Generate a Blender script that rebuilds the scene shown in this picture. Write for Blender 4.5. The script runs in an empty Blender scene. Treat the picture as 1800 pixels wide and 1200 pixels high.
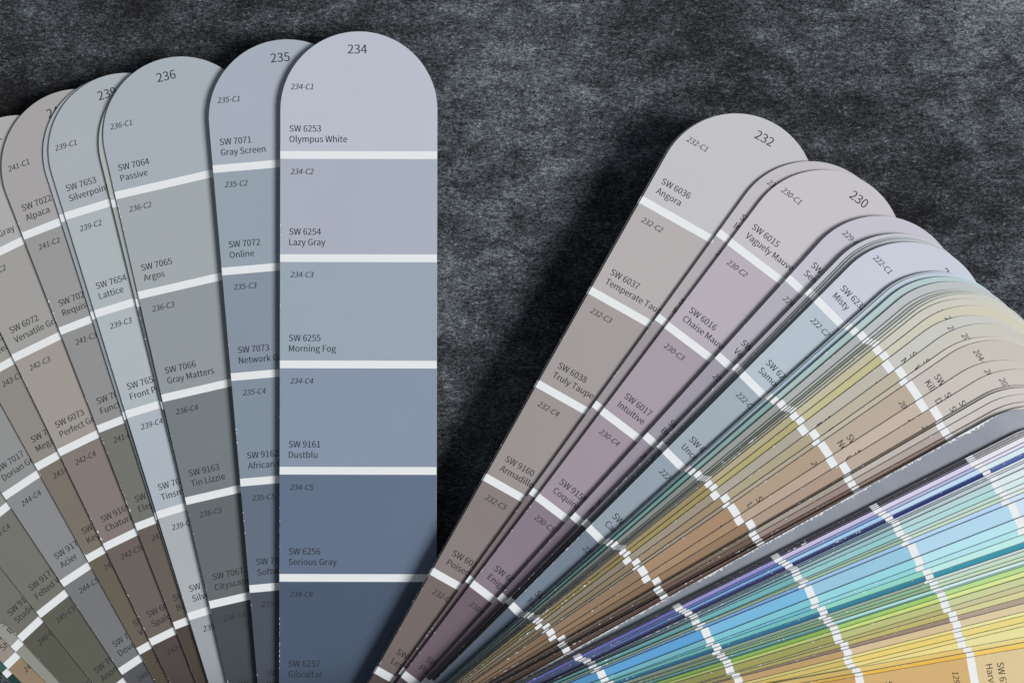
import bpy, math, os
from mathutils import Vector

scene = bpy.context.scene
COL = scene.collection
MM = 0.001

# ------------------------------------------------------------------ camera
cam_data = bpy.data.cameras.new('camera')
cam = bpy.data.objects.new('camera', cam_data)
COL.objects.link(cam)
CAM_H = 0.70
VIEW_W = 1800 * 0.000184
cam_data.sensor_width = 36.0
cam_data.lens = 36.0 * CAM_H / VIEW_W
cam_data.clip_start = 0.01
cam_data.clip_end = 20.0
cam.location = (0.0, 0.0, CAM_H)
cam.rotation_euler = (0.0, 0.0, 0.0)
scene.camera = cam

# ------------------------------------------------------------------ light
world = bpy.data.worlds.new('World')
scene.world = world
world.use_nodes = True
bg = world.node_tree.nodes['Background']
bg.inputs['Color'].default_value = (0.86, 0.93, 1.0, 1.0)
bg.inputs['Strength'].default_value = 0.19

def area_light(name, az, el, dist, sx, sy, power, color):
    d = bpy.data.lights.new(name, 'AREA')
    d.shape = 'RECTANGLE'
    d.size, d.size_y = sx, sy
    d.energy = power
    d.color = color
    o = bpy.data.objects.new(name, d)
    COL.objects.link(o)
    a, e = math.radians(az), math.radians(el)
    p = Vector((math.cos(a) * math.cos(e), math.sin(a) * math.cos(e), math.sin(e))) * dist
    o.location = p
    o.rotation_euler = (-p).to_track_quat('-Z', 'Y').to_euler()
    return o

area_light('window_light', -13, 46, 8.0, 2.9, 2.9, 762.0, (1.0, 0.99, 0.97))

vs = scene.view_settings
vs.view_transform = 'Standard'
vs.look = 'None'
vs.exposure = 0.0
vs.gamma = 1.0
vs.use_curve_mapping = False

# ------------------------------------------------------------------ helpers
def lin(c):
    out = []
    for v in c:
        v = v / 255.0
        out.append(v / 12.92 if v <= 0.04045 else ((v + 0.055) / 1.055) ** 2.4)
    return tuple(out)

def new_mat(name):
    m = bpy.data.materials.new(name)
    m.use_nodes = True
    nt = m.node_tree
    return m, nt, nt.nodes['Principled BSDF']

def node(nt, kind, **kw):
    n = nt.nodes.new(kind)
    for k, v in kw.items():
        setattr(n, k, v)
    return n

def math_node(nt, op, a, b=None, clamp=False):
    n = node(nt, 'ShaderNodeMath', operation=op, use_clamp=clamp)
    for i, v in enumerate((a, b)):
        if v is None:
            continue
        if isinstance(v, (int, float)):
            n.inputs[i].default_value = v
        else:
            nt.links.new(v, n.inputs[i])
    return n.outputs[0]

def noise(nt, vec, scale, detail=2.0, rough=0.5, dist=0.0):
    n = node(nt, 'ShaderNodeTexNoise')
    n.inputs['Scale'].default_value = scale
    n.inputs['Detail'].default_value = detail
    n.inputs['Roughness'].default_value = rough
    n.inputs['Distortion'].default_value = dist
    nt.links.new(vec, n.inputs['Vector'])
    return n.outputs['Fac']

def ramp(nt, fac, stops):
    n = node(nt, 'ShaderNodeValToRGB')
    el = n.color_ramp.elements
    while len(el) < len(stops):
        el.new(0.5)
    for e, (p, c) in zip(el, stops):
        e.position = p
        e.color = (c[0], c[1], c[2], 1.0)
    nt.links.new(fac, n.inputs['Fac'])
    return n.outputs['Color']

def mapped(nt, vec, scale, rot=(0, 0, 0)):
    m = node(nt, 'ShaderNodeMapping')
    m.inputs['Scale'].default_value = scale
    m.inputs['Rotation'].default_value = rot
    nt.links.new(vec, m.inputs['Vector'])
    return m.outputs['Vector']

# ------------------------------------------------------------------ materials
def make_cloth():
    m, nt, b = new_mat('charcoal_cloth')
    tc = node(nt, 'ShaderNodeTexCoord')
    v = tc.outputs['Object']
    vm = mapped(nt, v, (1.0, 2.0, 1.0), (0, 0, math.radians(4)))
    far = noise(nt, mapped(nt, v, (1.0, 1.0, 1.0)), 4.5, 2.0, 0.5)
    big = noise(nt, v, 16.0, 3.0, 0.6, 0.6)
    mid = noise(nt, vm, 72.0, 4.0, 0.65, 0.5)
    fine = noise(nt, vm, 520.0, 3.0, 0.75, 0.5)
    grain = noise(nt, vm, 1350.0, 3.0, 0.75, 0.6)
    tot = None
    for f, amp in ((far, 0.3), (big, 0.95), (mid, 1.1), (fine, 1.5), (grain, 2.1)):
        t = math_node(nt, 'MULTIPLY', math_node(nt, 'SUBTRACT', f, 0.5), amp)
        tot = t if tot is None else math_node(nt, 'ADD', tot, t)
    # paler and darker areas of the cloth, each with a ragged outline (centre mm, radius mm, amount)
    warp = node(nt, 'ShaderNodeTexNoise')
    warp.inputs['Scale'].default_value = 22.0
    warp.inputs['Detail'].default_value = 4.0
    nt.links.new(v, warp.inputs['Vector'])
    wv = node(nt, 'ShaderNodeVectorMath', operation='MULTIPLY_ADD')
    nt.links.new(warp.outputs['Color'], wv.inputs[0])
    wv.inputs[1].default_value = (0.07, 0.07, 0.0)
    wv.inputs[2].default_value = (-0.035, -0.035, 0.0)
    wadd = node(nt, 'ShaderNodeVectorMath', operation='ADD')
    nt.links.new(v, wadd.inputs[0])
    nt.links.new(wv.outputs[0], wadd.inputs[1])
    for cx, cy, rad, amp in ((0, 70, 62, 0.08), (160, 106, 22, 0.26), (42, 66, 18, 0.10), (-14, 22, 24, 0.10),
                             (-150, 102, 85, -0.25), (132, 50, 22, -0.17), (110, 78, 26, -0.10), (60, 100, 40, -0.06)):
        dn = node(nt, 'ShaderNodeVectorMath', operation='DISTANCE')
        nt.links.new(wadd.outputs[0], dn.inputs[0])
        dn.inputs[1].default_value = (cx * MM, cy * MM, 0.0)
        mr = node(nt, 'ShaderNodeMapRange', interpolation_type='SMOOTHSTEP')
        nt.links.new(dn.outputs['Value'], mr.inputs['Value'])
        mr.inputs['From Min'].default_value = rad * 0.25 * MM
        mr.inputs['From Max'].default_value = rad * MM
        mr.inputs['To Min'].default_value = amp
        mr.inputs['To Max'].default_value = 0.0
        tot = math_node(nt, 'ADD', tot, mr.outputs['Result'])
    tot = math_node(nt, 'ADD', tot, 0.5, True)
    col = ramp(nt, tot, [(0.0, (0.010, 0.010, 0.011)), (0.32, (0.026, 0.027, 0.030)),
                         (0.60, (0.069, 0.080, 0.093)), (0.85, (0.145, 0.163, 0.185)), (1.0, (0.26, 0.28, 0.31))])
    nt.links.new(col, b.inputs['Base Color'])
    b.inputs['Roughness'].default_value = 0.95
    b.inputs['Specular IOR Level'].default_value = 0.1
    bp = node(nt, 'ShaderNodeBump')
    bp.inputs['Strength'].default_value = 0.6
    bp.inputs['Distance'].default_value = 0.0006
    nt.links.new(math_node(nt, 'ADD', fine, mid), bp.inputs['Height'])
    nt.links.new(bp.outputs['Normal'], b.inputs['Normal'])
    return m

def make_paper():
    m, nt, b = new_mat('white_card_paper')
    tc = node(nt, 'ShaderNodeTexCoord')
    f = noise(nt, tc.outputs['Object'], 900.0, 2.0, 0.6)
    col = ramp(nt, f, [(0.3, (0.76, 0.78, 0.80)), (0.7, (0.80, 0.82, 0.84))])
    nt.links.new(col, b.inputs['Base Color'])
    b.inputs['Roughness'].default_value = 0.5
    return m

def make_paint():
    # printed colour of each chip comes from the object colour; edges are chipped to white paper
    m, nt, b = new_mat('satin_paint_chip')
    oi = node(nt, 'ShaderNodeObjectInfo')
    uv = node(nt, 'ShaderNodeUVMap', uv_map='card_mm')
    sep = node(nt, 'ShaderNodeSeparateXYZ')
    nt.links.new(uv.outputs['UV'], sep.inputs[0])
    comb = node(nt, 'ShaderNodeCombineXYZ')
    nt.links.new(sep.outputs[1], comb.inputs[1])
    nt.links.new(math_node(nt, 'MULTIPLY', oi.outputs['Random'], 500.0), comb.inputs[0])
    nt.links.new(math_node(nt, 'MULTIPLY', sep.outputs[0], 1.4), comb.inputs[2])
    n1 = noise(nt, comb.outputs[0], 0.75, 3.0, 0.75)
    n2 = noise(nt, comb.outputs[0], 0.06, 1.0, 0.5)
    depth = math_node(nt, 'MULTIPLY', math_node(nt, 'SUBTRACT', math_node(nt, 'ADD', n1, math_node(nt, 'MULTIPLY', n2, 0.45)), WEAR), 3.4)
    wear = math_node(nt, 'GREATER_THAN', depth, sep.outputs[0])
    tc = node(nt, 'ShaderNodeTexCoord')
    cloud = noise(nt, tc.outputs['Object'], 60.0, 2.0, 0.5)
    fib = noise(nt, tc.outputs['Object'], 1500.0, 2.0, 0.6)
    k = math_node(nt, 'ADD', math_node(nt, 'MULTIPLY', math_node(nt, 'SUBTRACT', cloud, 0.5), 0.05),
                  math_node(nt, 'MULTIPLY', math_node(nt, 'SUBTRACT', fib, 0.5), 0.05))
    k = math_node(nt, 'ADD', k, 1.0)
    vmul = node(nt, 'ShaderNodeVectorMath', operation='SCALE')
    nt.links.new(oi.outputs['Color'], vmul.inputs[0])
    nt.links.new(k, vmul.inputs['Scale'])
    mix = node(nt, 'ShaderNodeMix', data_type='RGBA')
    nt.links.new(wear, mix.inputs['Factor'])
    nt.links.new(vmul.outputs[0], mix.inputs['A'])
    mix.inputs['B'].default_value = (0.78, 0.80, 0.82, 1.0)
    nt.links.new(mix.outputs['Result'], b.inputs['Base Color'])
    b.inputs['Roughness'].default_value = 0.5
    b.inputs['Specular IOR Level'].default_value = 0.22
    bp = node(nt, 'ShaderNodeBump')
    bp.inputs['Strength'].default_value = 0.12
    bp.inputs['Distance'].default_value = 0.0003
    nt.links.new(cloud, bp.inputs['Height'])
    nt.links.new(bp.outputs['Normal'], b.inputs['Normal'])
    return m

def make_ink():
    m, nt, b = new_mat('dark_grey_ink')
    tc = node(nt, 'ShaderNodeTexCoord')
    f = noise(nt, tc.outputs['Object'], 2200.0, 2.0, 0.6)
    col = ramp(nt, f, [(0.3, (0.020, 0.021, 0.025)), (0.7, (0.032, 0.034, 0.04))])
    nt.links.new(col, b.inputs['Base Color'])
    b.inputs['Roughness'].default_value = 0.5
    b.inputs['Specular IOR Level'].default_value = 0.3
    return m

WEAR = 0.85
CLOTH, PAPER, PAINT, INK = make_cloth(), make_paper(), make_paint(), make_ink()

# ------------------------------------------------------------------ tablecloth (the surface)
def grid_plane(name, size, mat):
    me = bpy.data.meshes.new(name)
    h = size / 2
    me.from_pydata([(-h, -h, 0), (h, -h, 0), (h, h, 0), (-h, h, 0)], [], [(0, 1, 2, 3)])
    me.materials.append(mat)
    o = bpy.data.objects.new(name, me)
    COL.objects.link(o)
    return o

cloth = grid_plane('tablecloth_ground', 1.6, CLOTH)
cloth['kind'] = 'structure'
cloth['label'] = 'charcoal mottled cloth surface under the paint strips'

# ------------------------------------------------------------------ card geometry (local: +Y points to the rounded tip)
W = 49.7 * MM                    # card width
R = W / 2
LEN = 1392 * 0.000184 * 0.99     # from the centre of the rounded tip to the square end
T = 0.16 * MM                    # card thickness
PX = 0.000184 * 0.9793             # one unit of the printed layout
BANDS0 = [79, 260, 446.5, 633, 821, 1018]
HALF = 6.8                       # half the white band

def slab(name, pts, z0, z1, mat, parent, uv=True):
    """A closed thin slab from a 2D outline (counter clockwise)."""
    n = len(pts)
    vs_ = [(x, y, z0) for x, y in pts] + [(x, y, z1) for x, y in pts]
    fs = [tuple(range(n, 2 * n)), tuple(reversed(range(n)))]
    fs += [(i, (i + 1) % n, n + (i + 1) % n, n + i) for i in range(n)]
    me = bpy.data.meshes.new(name)
    me.from_pydata(vs_, [], fs)
    if uv:
        lay = me.uv_layers.new(name='card_mm')
        for poly in me.polygons:
            for li in poly.loop_indices:
                x, y, _ = me.vertices[me.loops[li].vertex_index].co
                # distance in mm from the nearer long edge, and position along the card
                lay.data[li].uv = ((x + R) / MM, y / MM)
    me.materials.append(mat)
    o = bpy.data.objects.new(name, me)
    COL.objects.link(o)
    o.parent = parent
    return o

def arc(r, a0, a1, n):
    return [(r * math.cos(a0 + (a1 - a0) * i / n), r * math.sin(a0 + (a1 - a0) * i / n)) for i in range(n + 1)]

def card_outline(inset=0.0, y_bottom=-LEN):
    r = R - inset
    pts = arc(r, 0.0, math.pi, 64)
    return pts + [(-r, y_bottom + inset), (r, y_bottom + inset)]

# ------------------------------------------------------------------ lettering
FONT = None
try:
    FONT = bpy.data.fonts.load(os.path.join(bpy.utils.system_resource('DATAFILES', path='fonts'), 'Noto Sans CJK Regular.woff2'))
except Exception:
    FONT = None

def text_curve(body, shear):
    c = bpy.data.curves.new('lettering_curve', 'FONT')
    if FONT:
        c.font = FONT
    c.body = body
    c.size = 1.0
    c.shear = shear
    c.resolution_u = 3
    c.fill_mode = 'FRONT'
    return c

def text_polys(body, shear=0.0):
    c = text_curve(body, shear)
    o = bpy.data.objects.new('lettering_curve', c)
    COL.objects.link(o)
    dg = bpy.context.evaluated_depsgraph_get()
    me = bpy.data.meshes.new_from_object(o.evaluated_get(dg))
    vs_ = [tuple(v.co) for v in me.vertices]
    fs = [tuple(p.vertices) for p in me.polygons]
    bpy.data.objects.remove(o)
    bpy.data.curves.remove(c)
    bpy.data.meshes.remove(me)
    return vs_, fs

_h = text_polys('H')[0]
CAP = max(v[1] for v in _h) - min(v[1] for v in _h)

def lettering(name, lines, z, parent):
    """lines: (body, left x, centre y, cap height, shear, width factor, centred) in printed units -> one mesh."""
    V, F = [], []
    for body, x, y, cap, shear, wf, centred in lines:
        vs_, fs = text_polys(body, shear)
        s = cap / CAP
        x0 = min(v[0] for v in vs_)
        wid = (max(v[0] for v in vs_) - x0) * s * wf
        off = len(V)
        bx = x - wid / 2 if centred else x
        for vx, vy, _ in vs_:
            V.append(((bx + (vx - x0) * s * wf) * PX, (y - cap / 2 + vy * s) * PX, z))
        F += [tuple(i + off for i in f) for f in fs]
        # a second pass of ink, a hair to the right, thickens the stroke
        n0 = len(V) - off
        V += [(a + 0.35 * PX, b, c + 0.004 * MM) for a, b, c in V[off:]]
        F += [tuple(i + off + n0 for i in f) for f in fs]
    me = bpy.data.meshes.new(name)
    me.from_pydata(V, [], F)
    me.materials.append(INK)
    o = bpy.data.objects.new(name, me)
    COL.objects.link(o)
    o.parent = parent
    return o

# ------------------------------------------------------------------ strips
# centre of the rounded tip x, y (mm), heading of the tip (deg), height above the cloth (mm), strip number, label,
# printed colours from the tip down, names by colour position, kind, extra length of the first colour
CARDS = [
    (-222.36, -6.72, 132.274, 0.6, '', 'dark green colour strip whose corner peeks out at the bottom left of the fan', [(150, 170, 165), (110, 140, 135), (80, 115, 110), (52, 92, 86), (28, 60, 56), (23, 50, 47)], {}, 'chip', 0),
    (-225.28, -5.78, 134.293, 1.3, '248', 'narrow taupe and tan sliver of a strip between dark green corner and pale grey sliver', [(190, 182, 176), (175, 165, 158), (160, 150, 142), (148, 138, 131), (143, 124, 103), (120, 100, 80)], {4: ('SW 9173', 'Shiitake')}, 'chip', 0),
    (-223.92, -0.92, 135.0, 2.0, '247', 'narrow pale grey sliver of a strip left of the olive strip lettered 246', [(190, 190, 186), (175, 175, 170), (165, 165, 158), (146, 146, 138), (140, 141, 133), (125, 125, 118)], {4: ('SW 7019', 'Basalt')}, 'chip', 0),
    (-218.11, 4.71, 132.936, 2.7, '246', 'olive grey strip lettered SW 9172 Studio Clay in the left fan', [(190, 190, 184), (170, 170, 163), (140, 140, 132), (110, 110, 102), (86, 86, 76), (66, 66, 56)], {4: ('SW 9172', 'Studio Clay'), 5: ('SW 7040', 'Smokehouse')}, 'chip', 0),
    (-203.93, 16.82, 128.489, 3.4, '245', 'olive grey strip lettered Felted Wool and 245-C5 in the left fan', [(190, 190, 185), (165, 165, 160), (140, 140, 134), (113, 113, 106), (91, 91, 81), (70, 70, 62)], {4: ('SW 9171', 'Felted Wool'), 5: ('SW 7046', 'Anonymous')}, 'chip', 0),
    (-187.13, 30.96, 123.571, 4.2, '244', 'neutral mid grey strip lettered Dorian Gray, Acier and 244-C4', [(185, 185, 186), (165, 165, 166), (141, 142, 143), (133, 134, 137), (114, 115, 118), (84, 85, 89)], {3: ('SW 7017', 'Dorian Gray'), 4: ('SW 9170', 'Acier'), 5: ('SW 7018', 'Dovetail')}, 'chip', 0),
    (-170.17, 42.0, 119.044, 5.0, '243', 'greige to dark brown strip lettered 243-C3 and Mega', [(180, 178, 173), (152, 150, 144), (140, 135, 129), (119, 111, 101), (101, 93, 81), (84, 76, 64)], {2: ('SW 7029', 'Agreeable'), 3: ('SW 7031', 'Mega Greige'), 4: ('SW 7504', 'Keystone Gray'), 5: ('SW 7041', 'Van Dyke')}, 'chip', 0),
    (-158.02, 47.61, 115.819, 6.0, '242', 'warm grey to brown strip lettered Versatile and Perfect Greige, cut by the left frame edge', [(170, 168, 168), (158, 156, 154), (156, 150, 145), (128, 118, 115), (104, 95, 91), (78, 70, 68)], {1: ('SW 6071', 'Popular Gray'), 2: ('SW 6072', 'Versatile Gray'), 3: ('SW 6073', 'Perfect Greige'), 4: ('SW 9169', 'Chatura Gray'), 5: ('SW 6074', 'Spalding Gray'), 6: ('SW 6075', 'Garret Gray')}, 'chip', 0),
    (-138.58, 55.92, 111.222, 7.0, '241', 'warm light grey to dark brown strip lettered Alpaca and 241-C1', [(163, 160, 162), (150, 149, 149), (141, 141, 142), (112, 112, 106), (99, 92, 85), (75, 66, 59)], {1: ('SW 7022', 'Alpaca'), 2: ('SW 7023', 'Requisite Gray'), 3: ('SW 7024', 'Functional Gray'), 4: ('SW 9168', 'Elephant Ear'), 5: ('SW 7025', 'Backdrop')}, 'chip', 0),
    (-125.13, 60.3, 107.686, 7.7, '240', 'thin pale blue grey sliver of a strip between the Alpaca and Silverpointe strips', [(165, 171, 177), (150, 157, 163), (140, 148, 155), (95, 103, 110), (80, 88, 94), (70, 76, 82)], {}, 'chip', 0),
    (-123.27, 60.85, 107.131, 8.4, '239', 'pale silver blue strip lettered Silverpointe, Lattice and 239-C1', [(165, 173, 178), (169, 178, 181), (171, 180, 184), (169, 178, 188), (167, 172, 177), (152, 158, 163)], {1: ('SW 7653', 'Silverpointe'), 2: ('SW 7654', 'Lattice'), 3: ('SW 7651', 'Front Porch'), 4: ('SW 7656', 'Tinsmith'), 5: ('SW 7649', 'Silverplate')}, 'chip', 0),
    (-107.01, 63.57, 103.834, 9.4, '238', 'thin greenish grey sliver of a strip just left of the Passive strip', [(170, 177, 174), (160, 168, 165), (100, 108, 110), (85, 94, 96), (78, 88, 90), (60, 70, 72)], {}, 'chip', 0),
    (-105.45, 65.86, 102.987, 10.1, '236', 'green grey strip numbered 236, Passive to Cityscape', [(163, 172, 180), (158, 166, 169), (141, 149, 153), (113, 121, 125), (96, 104, 107), (66, 74, 78)], {1: ('SW 7064', 'Passive'), 2: ('SW 7065', 'Argos'), 3: ('SW 7066', 'Gray Matters'), 4: ('SW 9163', 'Tin Lizzie'), 5: ('SW 7067', 'Cityscape'), 6: ('SW 7068', 'Grizzle Gray')}, 'chip', 0),
    (-71.48, 70.99, 94.979, 12.4, '235', 'blue grey strip numbered 235, Gray Screen to Software, between strips 234 and 236', [(163, 171, 184), (146, 159, 171), (132, 143, 158), (126, 139, 153), (97, 109, 125), (70, 78, 91)], {1: ('SW 7071', 'Gray Screen'), 2: ('SW 7072', 'Online'), 3: ('SW 7073', 'Network Gray'), 4: ('SW 9162', 'African Gray'), 5: ('SW 7074', 'Software'), 6: ('SW 7075', 'Web Gray')}, 'chip', 0),
    (-48.49, 73.17, 89.884, 14.8, '234', 'blue strip numbered 234, Olympus White to Gibraltar, fully uncovered and upright', [(181, 187, 200), (166, 172, 186), (150, 162, 176), (132, 144, 164), (96, 110, 133), (73, 87, 107)], {1: ('SW 6253', 'Olympus White'), 2: ('SW 6254', 'Lazy Gray'), 3: ('SW 6255', 'Morning Fog'), 4: ('SW 9161', 'Dustblu'), 5: ('SW 6256', 'Serious Gray'), 6: ('SW 6257', 'Gibraltar')}, 'chip', 0),
    (69.61, 46.61, 60.604, 20.5, '', 'dark edged strip hidden beneath strip 232 with only its rim showing', [(120, 120, 122), (110, 110, 112), (95, 95, 97), (85, 85, 87), (75, 75, 77), (65, 65, 67)], {}, 'chip', 12),  # dark greys stand in for the shaded edges of the cards beneath
    (70.22, 46.59, 60.578, 21.0, '232', 'taupe strip numbered 232, Angora to Poised Taupe', [(189, 188, 191), (176, 170, 171), (158, 151, 151), (150, 143, 142), (131, 122, 121), (113, 102, 100)], {1: ('SW 6036', 'Angora'), 2: ('SW 6037', 'Temperate Taupe'), 3: ('SW 6038', 'Truly Taupe'), 4: ('SW 9160', 'Armadillo'), 5: ('SW 6039', 'Poised Taupe'), 6: ('SW 6040', 'Less Brown')}, 'chip', 12),
    (93.36, 31.52, 54.054, 22.2, '231', 'narrow pale grey mauve sliver of a strip between strips 232 and 230', [(187, 183, 188), (172, 166, 171), (152, 145, 150), (146, 138, 143), (120, 108, 112), (104, 90, 95)], {1: ('SW 6008', 'Individual White'), 2: ('SW 6009', 'Imagine')}, 'chip', 3),
    (97.31, 28.71, 52.919, 23.4, '230', 'mauve strip numbered 230, Vaguely Mauve to Enigma', [(192, 188, 194), (177, 169, 179), (161, 151, 161), (154, 142, 153), (131, 119, 131), (107, 93, 103)], {1: ('SW 6015', 'Vaguely Mauve'), 2: ('SW 6016', 'Chaise Mauve'), 3: ('SW 6017', 'Intuitive'), 4: ('SW 9158', 'Coquina'), 5: ('SW 6018', 'Enigma'), 6: ('SW 6019', 'Poetry')}, 'chip', 8),
    (114.43, 14.26, 47.786, 25.1, '229', 'lavender grey strip lettered 229, lying over the mauve strip 230', [(189, 187, 199), (172, 169, 181), (153, 148, 161), (147, 138, 151), (114, 102, 114), (96, 84, 96)], {1: ('SW 6266', 'Serenely'), 2: ('SW 6268', 'Veiled Violet'), 3: ('SW 6269', 'Beguiling'), 4: ('SW 6270', 'Predictable')}, 'chip', 4),
    (119.65, 8.65, 45.847, 26.9, '228', 'grey lilac sliver of a strip lying over strip 229', [(190, 191, 196), (165, 163, 172), (145, 141, 152), (120, 115, 125), (70, 64, 70), (60, 55, 60)], {}, 'chip', 0),
    (120.8, 7.56, 45.626, 27.3, '227', 'hairline grey sliver of a strip, second below the grey lilac sliver', [(165, 170, 176), (130, 134, 142), (105, 108, 116), (90, 94, 100), (60, 64, 70), (51, 55, 60)], {}, 'chip', 0),
    (121.3, 6.96, 45.583, 27.8, '226', 'thin cool grey sliver of a strip tucked under strip 222', [(178, 186, 190), (148, 157, 161), (128, 138, 144), (95, 105, 112), (62, 72, 80), (53, 61, 68)], {}, 'chip', 0),
    (122.34, 5.9, 44.955, 29.3, '222', 'pale blue strip lettered Misty, Samovar and 222-C1', [(192, 198, 211), (174, 187, 199), (155, 167, 178), (142, 155, 168), (112, 125, 140), (84, 97, 113)], {1: ('SW 6232', 'Misty'), 2: ('SW 6233', 'Samovar Silver'), 3: ('SW 6234', 'Uncertain Gray'), 4: ('SW 9143', 'Cadet'), 5: ('SW 6235', 'Foggy Day'), 6: ('SW 6236', 'Grays Harbor')}, 'chip', 3),
    (131.14, -3.26, 41.819, 30.61, '', 'hairline white edged sliver of a strip lying over the Misty strip', [(191, 198, 208), (190, 200, 208), (180, 190, 198), (158, 167, 174), (139, 146, 153), (122, 128, 134)], {}, 'chip', 5),
    (131.61, -3.64, 41.651, 31.01, '', 'pale sky blue sliver of a strip below the Misty strip', [(183, 197, 210), (165, 187, 203), (148, 172, 186), (112, 148, 160), (84, 120, 128), (73, 105, 112)], {}, 'chip', 5),
    (132.45, -4.96, 41.233, 31.41, '', 'hairline dusky blue sliver of a strip above the pale aqua sliver', [(162, 181, 189), (140, 160, 170), (112, 136, 146), (98, 119, 128), (86, 104, 112), (75, 91, 98)], {}, 'chip', 5),
    (132.89, -4.93, 41.144, 31.95, '', 'pale aqua to teal green sliver of a strip', [(175, 194, 196), (163, 186, 184), (130, 160, 156), (108, 148, 142), (80, 120, 114), (70, 105, 100)], {}, 'chip', 5),
    (134.86, -6.46, 40.483, 32.63, '', 'plain cool grey sliver of a strip below the aqua one', [(181, 185, 187), (168, 171, 171), (145, 150, 147), (128, 134, 130), (100, 106, 102), (88, 93, 89)], {}, 'chip', 5),
    (136.34, -8.84, 39.746, 33.04, '', 'hairline pale grey sliver of a strip, first below the plain cool grey sliver', [(181, 185, 183), (166, 172, 166), (140, 146, 140), (123, 128, 123), (108, 112, 108), (95, 98, 95)], {}, 'chip', 5),
    (137.37, -9.36, 39.457, 33.44, '', 'hairline dark sage sliver of a strip, second below the plain cool grey sliver', [(168, 173, 169), (130, 138, 130), (100, 110, 102), (88, 96, 89), (77, 84, 78), (67, 73, 68)], {}, 'chip', 5),
    (138.27, -9.78, 39.209, 33.85, '', 'hairline silver sage sliver of a strip, third below the plain cool grey sliver', [(191, 193, 185), (170, 173, 160), (146, 148, 134), (128, 130, 117), (112, 114, 102), (98, 100, 89)], {}, 'chip', 5),
    (139.1, -10.27, 38.959, 34.25, '', 'thin stone grey sliver of a strip just above the wheat one', [(195, 195, 185), (176, 174, 160), (152, 150, 134), (133, 132, 117), (117, 116, 102), (102, 102, 89)], {}, 'chip', 5),
    (139.01, -11.73, 38.663, 34.66, '212', 'wheat beige sliver of a strip with pale cream tip', [(198, 195, 184), (187, 180, 152), (172, 162, 130), (150, 136, 98), (132, 119, 86), (116, 104, 75)], {}, 'chip', 5),
    (140.94, -13.83, 37.906, 35.06, '211', 'khaki yellow sliver of a strip, the yellowest above the tan strips', [(199, 195, 177), (187, 181, 137), (172, 162, 112), (152, 140, 88), (133, 123, 77), (117, 108, 67)], {}, 'chip', 5),
    (141.45, -16.88, 37.179, 35.47, '208', 'light stone grey sliver of a strip below the khaki yellow one', [(193, 193, 188), (180, 176, 165), (166, 159, 147), (150, 140, 124), (132, 123, 109), (116, 108, 95)], {1: ('SW 6154', 'Nacre'), 2: ('SW 6155', 'Rice Grain')}, 'chip', 5),
    (145.21, -19.39, 36.05, 35.87, '207', 'putty olive strip with its big number 20 half covered', [(193, 191, 181), (180, 172, 153), (167, 157, 130), (150, 133, 106), (132, 117, 93), (116, 102, 81)], {1: ('SW 6148', 'Wool Skein'), 2: ('SW 6149', 'Relaxed Khaki')}, 'chip', 5),
    (146.29, -23.43, 35.009, 36.28, '206', 'thin sand sliver of a strip above strip 204', [(198, 192, 185), (186, 176, 160), (172, 160, 142), (151, 140, 124), (132, 123, 109), (116, 108, 95)], {1: ('SW 6142', 'Macadamia')}, 'chip', 5),
    (148.05, -24.5, 34.5, 36.68, '204', 'tan strip numbered 204 lettered N in its second colour', [(191, 185, 178), (178, 164, 148), (170, 150, 128), (160, 132, 105), (140, 116, 92), (123, 102, 80)], {1: ('SW 6106', 'Kilim Beige'), 2: ('SW 6107', 'Nomadic Desert'), 3: ('SW 6108', 'Latte')}, 'chip', 5),
    (150.71, -30.63, 32.757, 37.09, '203', 'rosy beige sliver of a strip just below strip 204', [(195, 187, 180), (189, 173, 160), (178, 158, 141), (160, 132, 104), (140, 116, 91), (123, 102, 80)], {1: ('SW 6079', 'Diverse'), 2: ('SW 6080', 'Utterly')}, 'chip', 5),
    (154.7, -33.42, 31.567, 37.49, '202', 'pale beige strip, second below strip 204', [(194, 189, 182), (178, 163, 149), (167, 145, 128), (142, 116, 92), (124, 102, 80), (109, 89, 70)], {1: ('SW 6071', 'Sand')}, 'chip', 5),
    (156.1, -38.19, 30.283, 38.03, '', 'hairline brown sliver of a strip, directly above the light greige ones', [(181, 173, 166), (140, 122, 106), (110, 90, 72), (96, 79, 63), (84, 69, 55), (73, 60, 48)], {}, 'chip', 5),
    (156.12, -38.97, 30.077, 38.64, '', 'light greige sliver of a strip, widest just above the grey divider', [(199, 194, 189), (184, 176, 169), (160, 150, 140), (120, 104, 90), (105, 91, 79), (92, 80, 69)], {}, 'chip', 5),
    (157.16, -40.94, 29.473, 39.04, '', 'rosy grey sliver of a strip, second above the grey divider', [(198, 191, 187), (170, 156, 150), (148, 130, 122), (104, 84, 72), (91, 73, 63), (80, 64, 55)], {}, 'chip', 5),
    (158.38, -43.21, 28.771, 39.58, '', 'dusky brown sliver of a strip, last brown one above the grey divider', [(196, 190, 185), (146, 124, 114), (116, 92, 82), (80, 60, 50), (70, 52, 44), (61, 45, 38)], {}, 'chip', 5),
    (159.03, -44.62, 28.318, 40.53, '', 'white edged hairline sliver of a strip touching the grey divider', [(208, 202, 202), (200, 190, 186), (120, 98, 88), (96, 76, 66), (84, 66, 58), (73, 58, 51)], {}, 'chip', 5),
    (157.13, -45.45, 28.999, 41.03, '', 'plain metallic grey divider card between the tan and the blue strips', [], {}, 'cover', 0),
    (163.47, -50.33, 26.696, 42.49, '', 'hairline dark plum sliver of a strip, first below the grey divider', [(169, 165, 171), (73, 66, 80), (53, 48, 61), (39, 37, 45), (35, 33, 40), (31, 29, 36)], {}, 'chip', 5),
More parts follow.
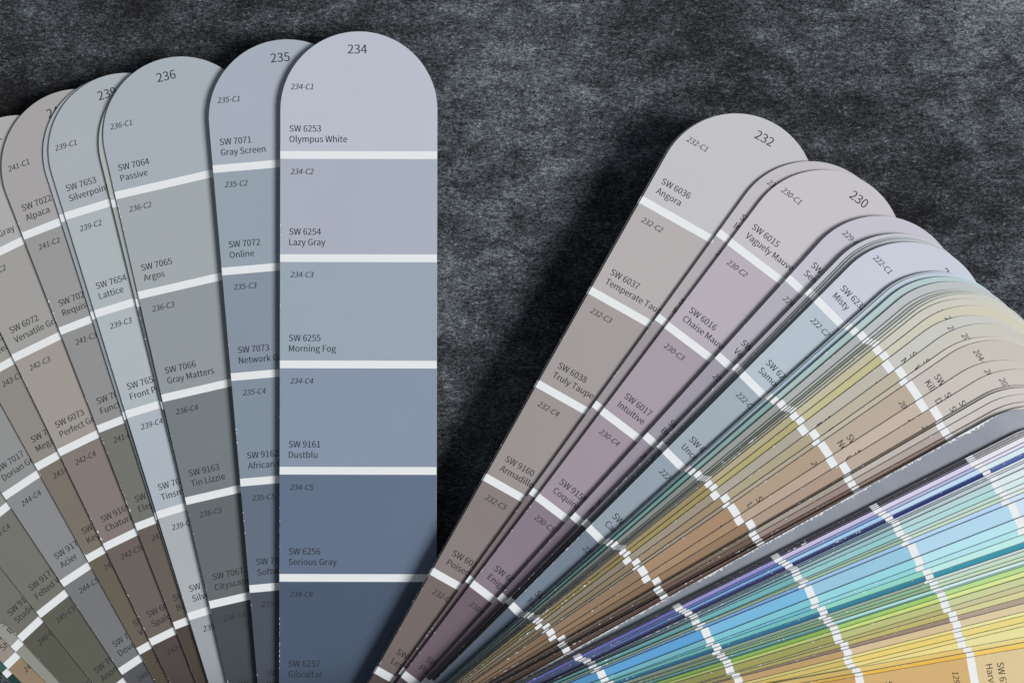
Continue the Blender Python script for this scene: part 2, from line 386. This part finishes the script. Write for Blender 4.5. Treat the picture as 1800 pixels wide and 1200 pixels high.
    (163.79, -50.92, 26.473, 42.86, '', 'hairline black plum sliver of a strip, second below the grey divider', [(160, 158, 164), (61, 54, 68), (45, 41, 53), (35, 33, 41), (31, 29, 36), (27, 26, 32)], {}, 'chip', 5),
    (164.13, -51.5, 26.316, 43.22, '', 'thin dusky violet sliver of a strip just above the lavender one', [(175, 175, 177), (111, 102, 120), (79, 72, 94), (60, 56, 78), (54, 50, 70), (48, 45, 63)], {}, 'chip', 5),
    (164.53, -51.93, 26.263, 43.58, '', 'pale lavender sliver of a strip', [(222, 219, 231), (206, 201, 225), (190, 183, 219), (141, 139, 199), (93, 97, 163), (83, 87, 146)], {}, 'chip', 5),
    (165.81, -53.1, 26.039, 43.95, '', 'thin periwinkle sliver of a strip below the lavender one', [(214, 214, 230), (169, 176, 212), (124, 146, 194), (87, 112, 166), (78, 100, 149), (70, 90, 134)], {}, 'chip', 5),
    (166.87, -53.77, 25.84, 44.31, '', 'light sky blue sliver of a strip directly above the navy one', [(206, 225, 234), (184, 211, 235), (154, 195, 231), (114, 159, 213), (88, 126, 183), (79, 113, 164)], {}, 'chip', 5),
    (167.82, -55.26, 25.307, 44.68, '', 'navy blue sliver of a strip', [(69, 92, 161), (26, 44, 111), (37, 44, 97), (41, 43, 93), (39, 39, 84), (35, 35, 75)], {}, 'chip', 5),
    (168.62, -56.24, 25.174, 45.04, '', 'hairline pale blue sliver of a strip right below the navy one', [(212, 221, 234), (186, 197, 214), (122, 149, 176), (109, 134, 158), (98, 120, 142), (88, 108, 127)], {}, 'chip', 5),
    (169.38, -56.75, 24.905, 45.4, '', 'hairline grey green sliver of a strip, second below the navy one', [(206, 217, 221), (161, 177, 181), (106, 135, 138), (95, 121, 124), (85, 108, 111), (76, 97, 99)], {}, 'chip', 5),
    (169.74, -57.21, 24.905, 45.77, '', 'cool blue grey sliver of a strip, third below the navy one', [(208, 218, 224), (179, 195, 201), (148, 171, 182), (112, 143, 157), (100, 128, 141), (90, 115, 126)], {}, 'chip', 5),
    (169.99, -58.65, 24.567, 46.29, '', 'pale ice blue sliver of a strip, topmost of the aqua ones', [(213, 225, 229), (174, 205, 210), (143, 186, 193), (114, 162, 173), (102, 145, 155), (91, 130, 139)], {}, 'chip', 5),
    (170.56, -60.85, 23.612, 46.65, '', 'soft aqua green sliver of a strip above the thin mint ones', [(205, 225, 227), (169, 209, 211), (142, 193, 194), (106, 170, 176), (95, 153, 158), (85, 137, 142)], {}, 'chip', 5),
    (171.97, -62.31, 23.406, 47.02, '', 'hairline pale mint sliver of a strip, upper of two', [(210, 223, 221), (185, 207, 199), (148, 178, 166), (133, 160, 149), (119, 144, 134), (107, 129, 120)], {}, 'chip', 5),
    (172.61, -63.58, 22.713, 47.38, '', 'hairline sage green sliver of a strip, lower of the two mint ones', [(207, 225, 214), (191, 212, 191), (151, 182, 151), (135, 163, 135), (121, 146, 121), (108, 131, 108)], {}, 'chip', 5),
    (171.99, -65.05, 22.504, 47.74, '', 'thin powder blue sliver of a strip above the wide sky blue one', [(197, 217, 237), (175, 205, 236), (153, 189, 227), (116, 159, 210), (104, 143, 189), (93, 128, 170)], {}, 'chip', 5),
    (173.79, -66.1, 22.083, 48.26, '', 'wide sky blue strip with a few letters showing', [(195, 216, 232), (171, 207, 228), (144, 191, 215), (113, 178, 214), (87, 155, 204), (78, 139, 183)], {2: ('SW 6520', 'Lakeside')}, 'chip', 5),
    (175.49, -70.87, 21.092, 48.78, '', 'wide light cyan strip right below the sky blue one', [(201, 227, 237), (174, 219, 230), (142, 206, 217), (119, 190, 203), (107, 171, 182), (96, 153, 163)], {}, 'chip', 5),
    (175.8, -74.28, 20.304, 49.15, '', 'thin cyan sliver of a strip, second below the sky blue strip', [(201, 229, 231), (170, 217, 224), (139, 204, 212), (103, 180, 201), (92, 162, 180), (82, 145, 162)], {}, 'chip', 5),
    (177.83, -75.89, 19.509, 49.51, '', 'pale aqua mint sliver of a strip directly above the dark teal one', [(207, 231, 231), (183, 226, 222), (136, 205, 189), (106, 183, 183), (95, 164, 164), (85, 147, 147)], {}, 'chip', 5),
    (178.47, -78.15, 18.851, 49.88, '', 'saturated dark teal blue sliver of a strip', [(48, 148, 163), (42, 140, 161), (38, 120, 148), (33, 103, 144), (29, 92, 129), (26, 82, 116)], {}, 'chip', 5),
    (178.11, -80.09, 18.484, 50.24, '', 'thin pale grey sliver of a strip right below the dark teal one', [(206, 213, 211), (198, 209, 204), (146, 165, 146), (131, 148, 131), (117, 133, 117), (105, 119, 105)], {}, 'chip', 5),
    (179.56, -80.45, 18.558, 50.6, '', 'leaf green sliver of a strip, second below the dark teal one', [(202, 221, 206), (186, 211, 190), (133, 176, 142), (119, 158, 127), (107, 142, 114), (96, 127, 102)], {}, 'chip', 5),
    (179.63, -82.11, 17.967, 50.97, '', 'sage green sliver of a strip, third below the dark teal one', [(208, 221, 204), (192, 213, 185), (140, 170, 133), (126, 153, 119), (113, 137, 107), (101, 123, 96)], {}, 'chip', 5),
    (180.42, -83.04, 17.819, 51.49, '', 'pale icy cyan sliver of a strip above the lime one', [(208, 223, 225), (197, 223, 221), (168, 215, 211), (94, 152, 150), (84, 136, 135), (75, 122, 121)], {}, 'chip', 5),
    (181.05, -83.96, 17.67, 51.85, '', 'hairline dark bottle green sliver of a strip touching the lime one', [(202, 225, 212), (151, 198, 180), (98, 162, 143), (88, 145, 128), (79, 130, 115), (71, 117, 103)], {}, 'chip', 5),
    (181.31, -84.41, 17.522, 52.22, '', 'lime green sliver of a strip', [(192, 220, 166), (176, 212, 133), (153, 195, 103), (130, 172, 79), (117, 154, 71), (105, 138, 63)], {}, 'chip', 5),
    (181.81, -85.97, 17.223, 52.58, '', 'yellow green sliver of a strip below the lime one', [(215, 225, 166), (209, 222, 145), (195, 212, 122), (175, 190, 109), (157, 171, 98), (141, 153, 88)], {}, 'chip', 5),
    (182.04, -87.64, 16.849, 53.1, '', 'pale olive sliver of a strip below the yellow green one', [(203, 207, 169), (193, 199, 148), (179, 183, 121), (151, 151, 87), (135, 135, 78), (121, 121, 70)], {}, 'chip', 5),
    (182.72, -89.62, 16.774, 53.46, '', 'khaki olive sliver of a strip, second below the yellow green one', [(207, 201, 167), (193, 187, 144), (175, 169, 112), (157, 152, 100), (141, 136, 90), (126, 122, 81)], {}, 'chip', 5),
    (184.12, -91.34, 15.945, 53.83, '', 'light straw olive sliver of a strip above the mauve hairline', [(213, 209, 166), (205, 201, 144), (182, 173, 103), (163, 155, 92), (146, 139, 82), (131, 125, 73)], {}, 'chip', 5),
    (184.25, -93.54, 15.262, 54.19, '', 'hairline brownish mauve sliver of a strip', [(198, 182, 169), (168, 150, 134), (148, 126, 112), (133, 113, 100), (119, 101, 90), (107, 90, 81)], {}, 'chip', 5),
    (184.87, -95.54, 14.421, 54.56, '', 'peach tan sliver of a strip below the mauve hairline', [(213, 199, 169), (210, 193, 154), (206, 183, 142), (181, 150, 103), (162, 135, 92), (145, 121, 82)], {}, 'chip', 5),
    (184.79, -98.06, 14.113, 54.92, '', 'hairline pale lemon sliver of a strip', [(226, 225, 180), (229, 220, 152), (225, 210, 127), (202, 189, 114), (181, 170, 102), (162, 153, 91)], {}, 'chip', 5),
    (185.1, -99.12, 13.959, 55.28, '', 'warm yellow sliver of a strip below the pale lemon hairline', [(222, 213, 147), (224, 207, 124), (225, 201, 111), (202, 180, 99), (181, 162, 89), (162, 145, 80)], {}, 'chip', 5),
    (185.84, -101.12, 13.496, 55.65, '', 'butter yellow sliver of a strip, second below the pale lemon hairline', [(223, 217, 166), (224, 213, 145), (226, 207, 128), (203, 186, 115), (182, 167, 103), (163, 150, 92)], {}, 'chip', 5),
    (185.94, -102.16, 13.573, 56.01, '', 'broad straw yellow strip, third below the pale lemon hairline', [(221, 214, 162), (222, 215, 151), (226, 211, 134), (203, 189, 120), (182, 170, 108), (163, 153, 97)], {}, 'chip', 5),
    (186.83, -106.79, 10.389, 56.38, '', 'sandy gold sliver of a strip directly above the orange one', [(220, 205, 152), (224, 203, 133), (219, 189, 110), (197, 170, 99), (177, 153, 89), (159, 137, 80)], {}, 'chip', 5),
    (187.55, -108.17, 10.389, 56.9, '', 'bright orange sliver of a strip', [(230, 175, 52), (232, 194, 92), (225, 179, 71), (202, 161, 63), (181, 144, 56), (162, 129, 50)], {}, 'chip', 5),
    (187.44, -110.09, 9.759, 57.26, '129', 'tan gold strip lettered 129 in the bottom right corner', [(221, 199, 154), (211, 189, 144), (202, 167, 110), (191, 149, 86), (171, 134, 77), (153, 120, 69)], {1: ('SW 6371', 'Vanillin'), 2: ('SW 6373', 'Harvester'), 3: ('SW 6374', 'Torchlight')}, 'chip', 5),
]

WPX = W / PX
LEFT = -WPX / 2
GAIN = 0.955                      # what a white card returns under the window light

def build_strip(cx, cy, heading, z, number, label, colours, names, style, tip):
    BANDS = [b + tip for b in BANDS0]
    cover = style == 'cover'
    root = bpy.data.objects.new('divider_card' if cover else 'paint_strip', None)
    root.empty_display_size = 0.01
    COL.objects.link(root)
    root.location = (cx * MM, cy * MM, z * MM)
    root.rotation_euler = (0, 0, math.radians(heading - 90))
    root['label'] = label
    root['category'] = 'divider card' if cover else 'paint strip'
    if not cover:
        root['group'] = 'paint colour strips of the fan deck'
    slab('card', card_outline(), -T, 0.0, PAPER, root, uv=True)
    if cover:
        inset = 0.05 * MM
        o = slab('metallic_face', card_outline(inset), 0.005 * MM, 0.03 * MM, METAL, root)
        return root
    z0, z1, zt = 0.005 * MM, 0.03 * MM, 0.04 * MM
    inset = 0.03 * MM
    edges = [None] + BANDS
    last = tuple(int(v * 0.78) for v in colours[5])
    for i, c in enumerate(list(colours[:6]) + [last]):
        bottom = -(BANDS[i] - HALF) * PX if i < 6 else -LEN + 34 * MM
        if i == 0:
            pts = arc(R - inset, 0.0, math.pi, 64) + [(-R + inset, bottom), (R - inset, bottom)]
        else:
            top = -(BANDS[i - 1] + HALF) * PX
            pts = [(R - inset, top), (-R + inset, top), (-R + inset, bottom), (R - inset, bottom)]
        chip = slab('colour_chip', pts, z0, z1, PAINT, root)
        rgb = lin(c)
        chip.color = tuple(min(1.0, v / GAIN) for v in rgb) + (1.0,)
        if not number or i > 5:
            continue
        lines = []
        code_y = 41 if i == 0 else -(BANDS[i - 1] + 29)
        lines.append(('%s-C%d' % (number, i + 1), LEFT + 18, code_y, 9.6, 0.22, 0.97, False))
        if (i + 1) in names:
            a, b = names[i + 1]
            lines.append((a, LEFT + 16, -(BANDS[i] - 46.5), 11.0, 0.0, 0.965, False))
            lines.append((b, LEFT + 16, -(BANDS[i] - 28), 11.0, 0.0, 0.965, False))
        lettering('lettering', lines, zt, chip)
        if i == 0:
            lettering('strip_number', [(number, -3, 107, 15.5, 0.0, 1.0, True)], zt, chip)
    return root

def make_metal():
    m, nt, b = new_mat('brushed_grey_metallic_print')
    tc = node(nt, 'ShaderNodeTexCoord')
    f = noise(nt, tc.outputs['Object'], 45.0, 3.0, 0.6)
    fine = noise(nt, tc.outputs['Object'], 1200.0, 2.0, 0.6)
    f2 = math_node(nt, 'ADD', f, math_node(nt, 'MULTIPLY', math_node(nt, 'SUBTRACT', fine, 0.5), 0.2))
    base = ramp(nt, f2, [(0.3, (0.20, 0.225, 0.27)), (0.7, (0.30, 0.33, 0.385))])
    uv = node(nt, 'ShaderNodeUVMap', uv_map='card_mm')
    sep = node(nt, 'ShaderNodeSeparateXYZ')
    nt.links.new(uv.outputs['UV'], sep.inputs[0])
    n1 = noise(nt, uv.outputs['UV'], 1.1, 4.0, 0.75)
    n2 = noise(nt, uv.outputs['UV'], 0.07, 1.0, 0.5)
    depth = math_node(nt, 'MULTIPLY', math_node(nt, 'SUBTRACT', math_node(nt, 'ADD', n1, math_node(nt, 'MULTIPLY', n2, 0.5)), 0.68), 4.0)
    wear = math_node(nt, 'GREATER_THAN', depth, sep.outputs[0])
    mix = node(nt, 'ShaderNodeMix', data_type='RGBA')
    nt.links.new(wear, mix.inputs['Factor'])
    nt.links.new(base, mix.inputs['A'])
    mix.inputs['B'].default_value = (0.76, 0.77, 0.79, 1.0)
    nt.links.new(mix.outputs['Result'], b.inputs['Base Color'])
    b.inputs['Metallic'].default_value = 0.35
    b.inputs['Roughness'].default_value = 0.42
    return m

METAL = make_metal()
for c in CARDS:
    build_strip(*c)
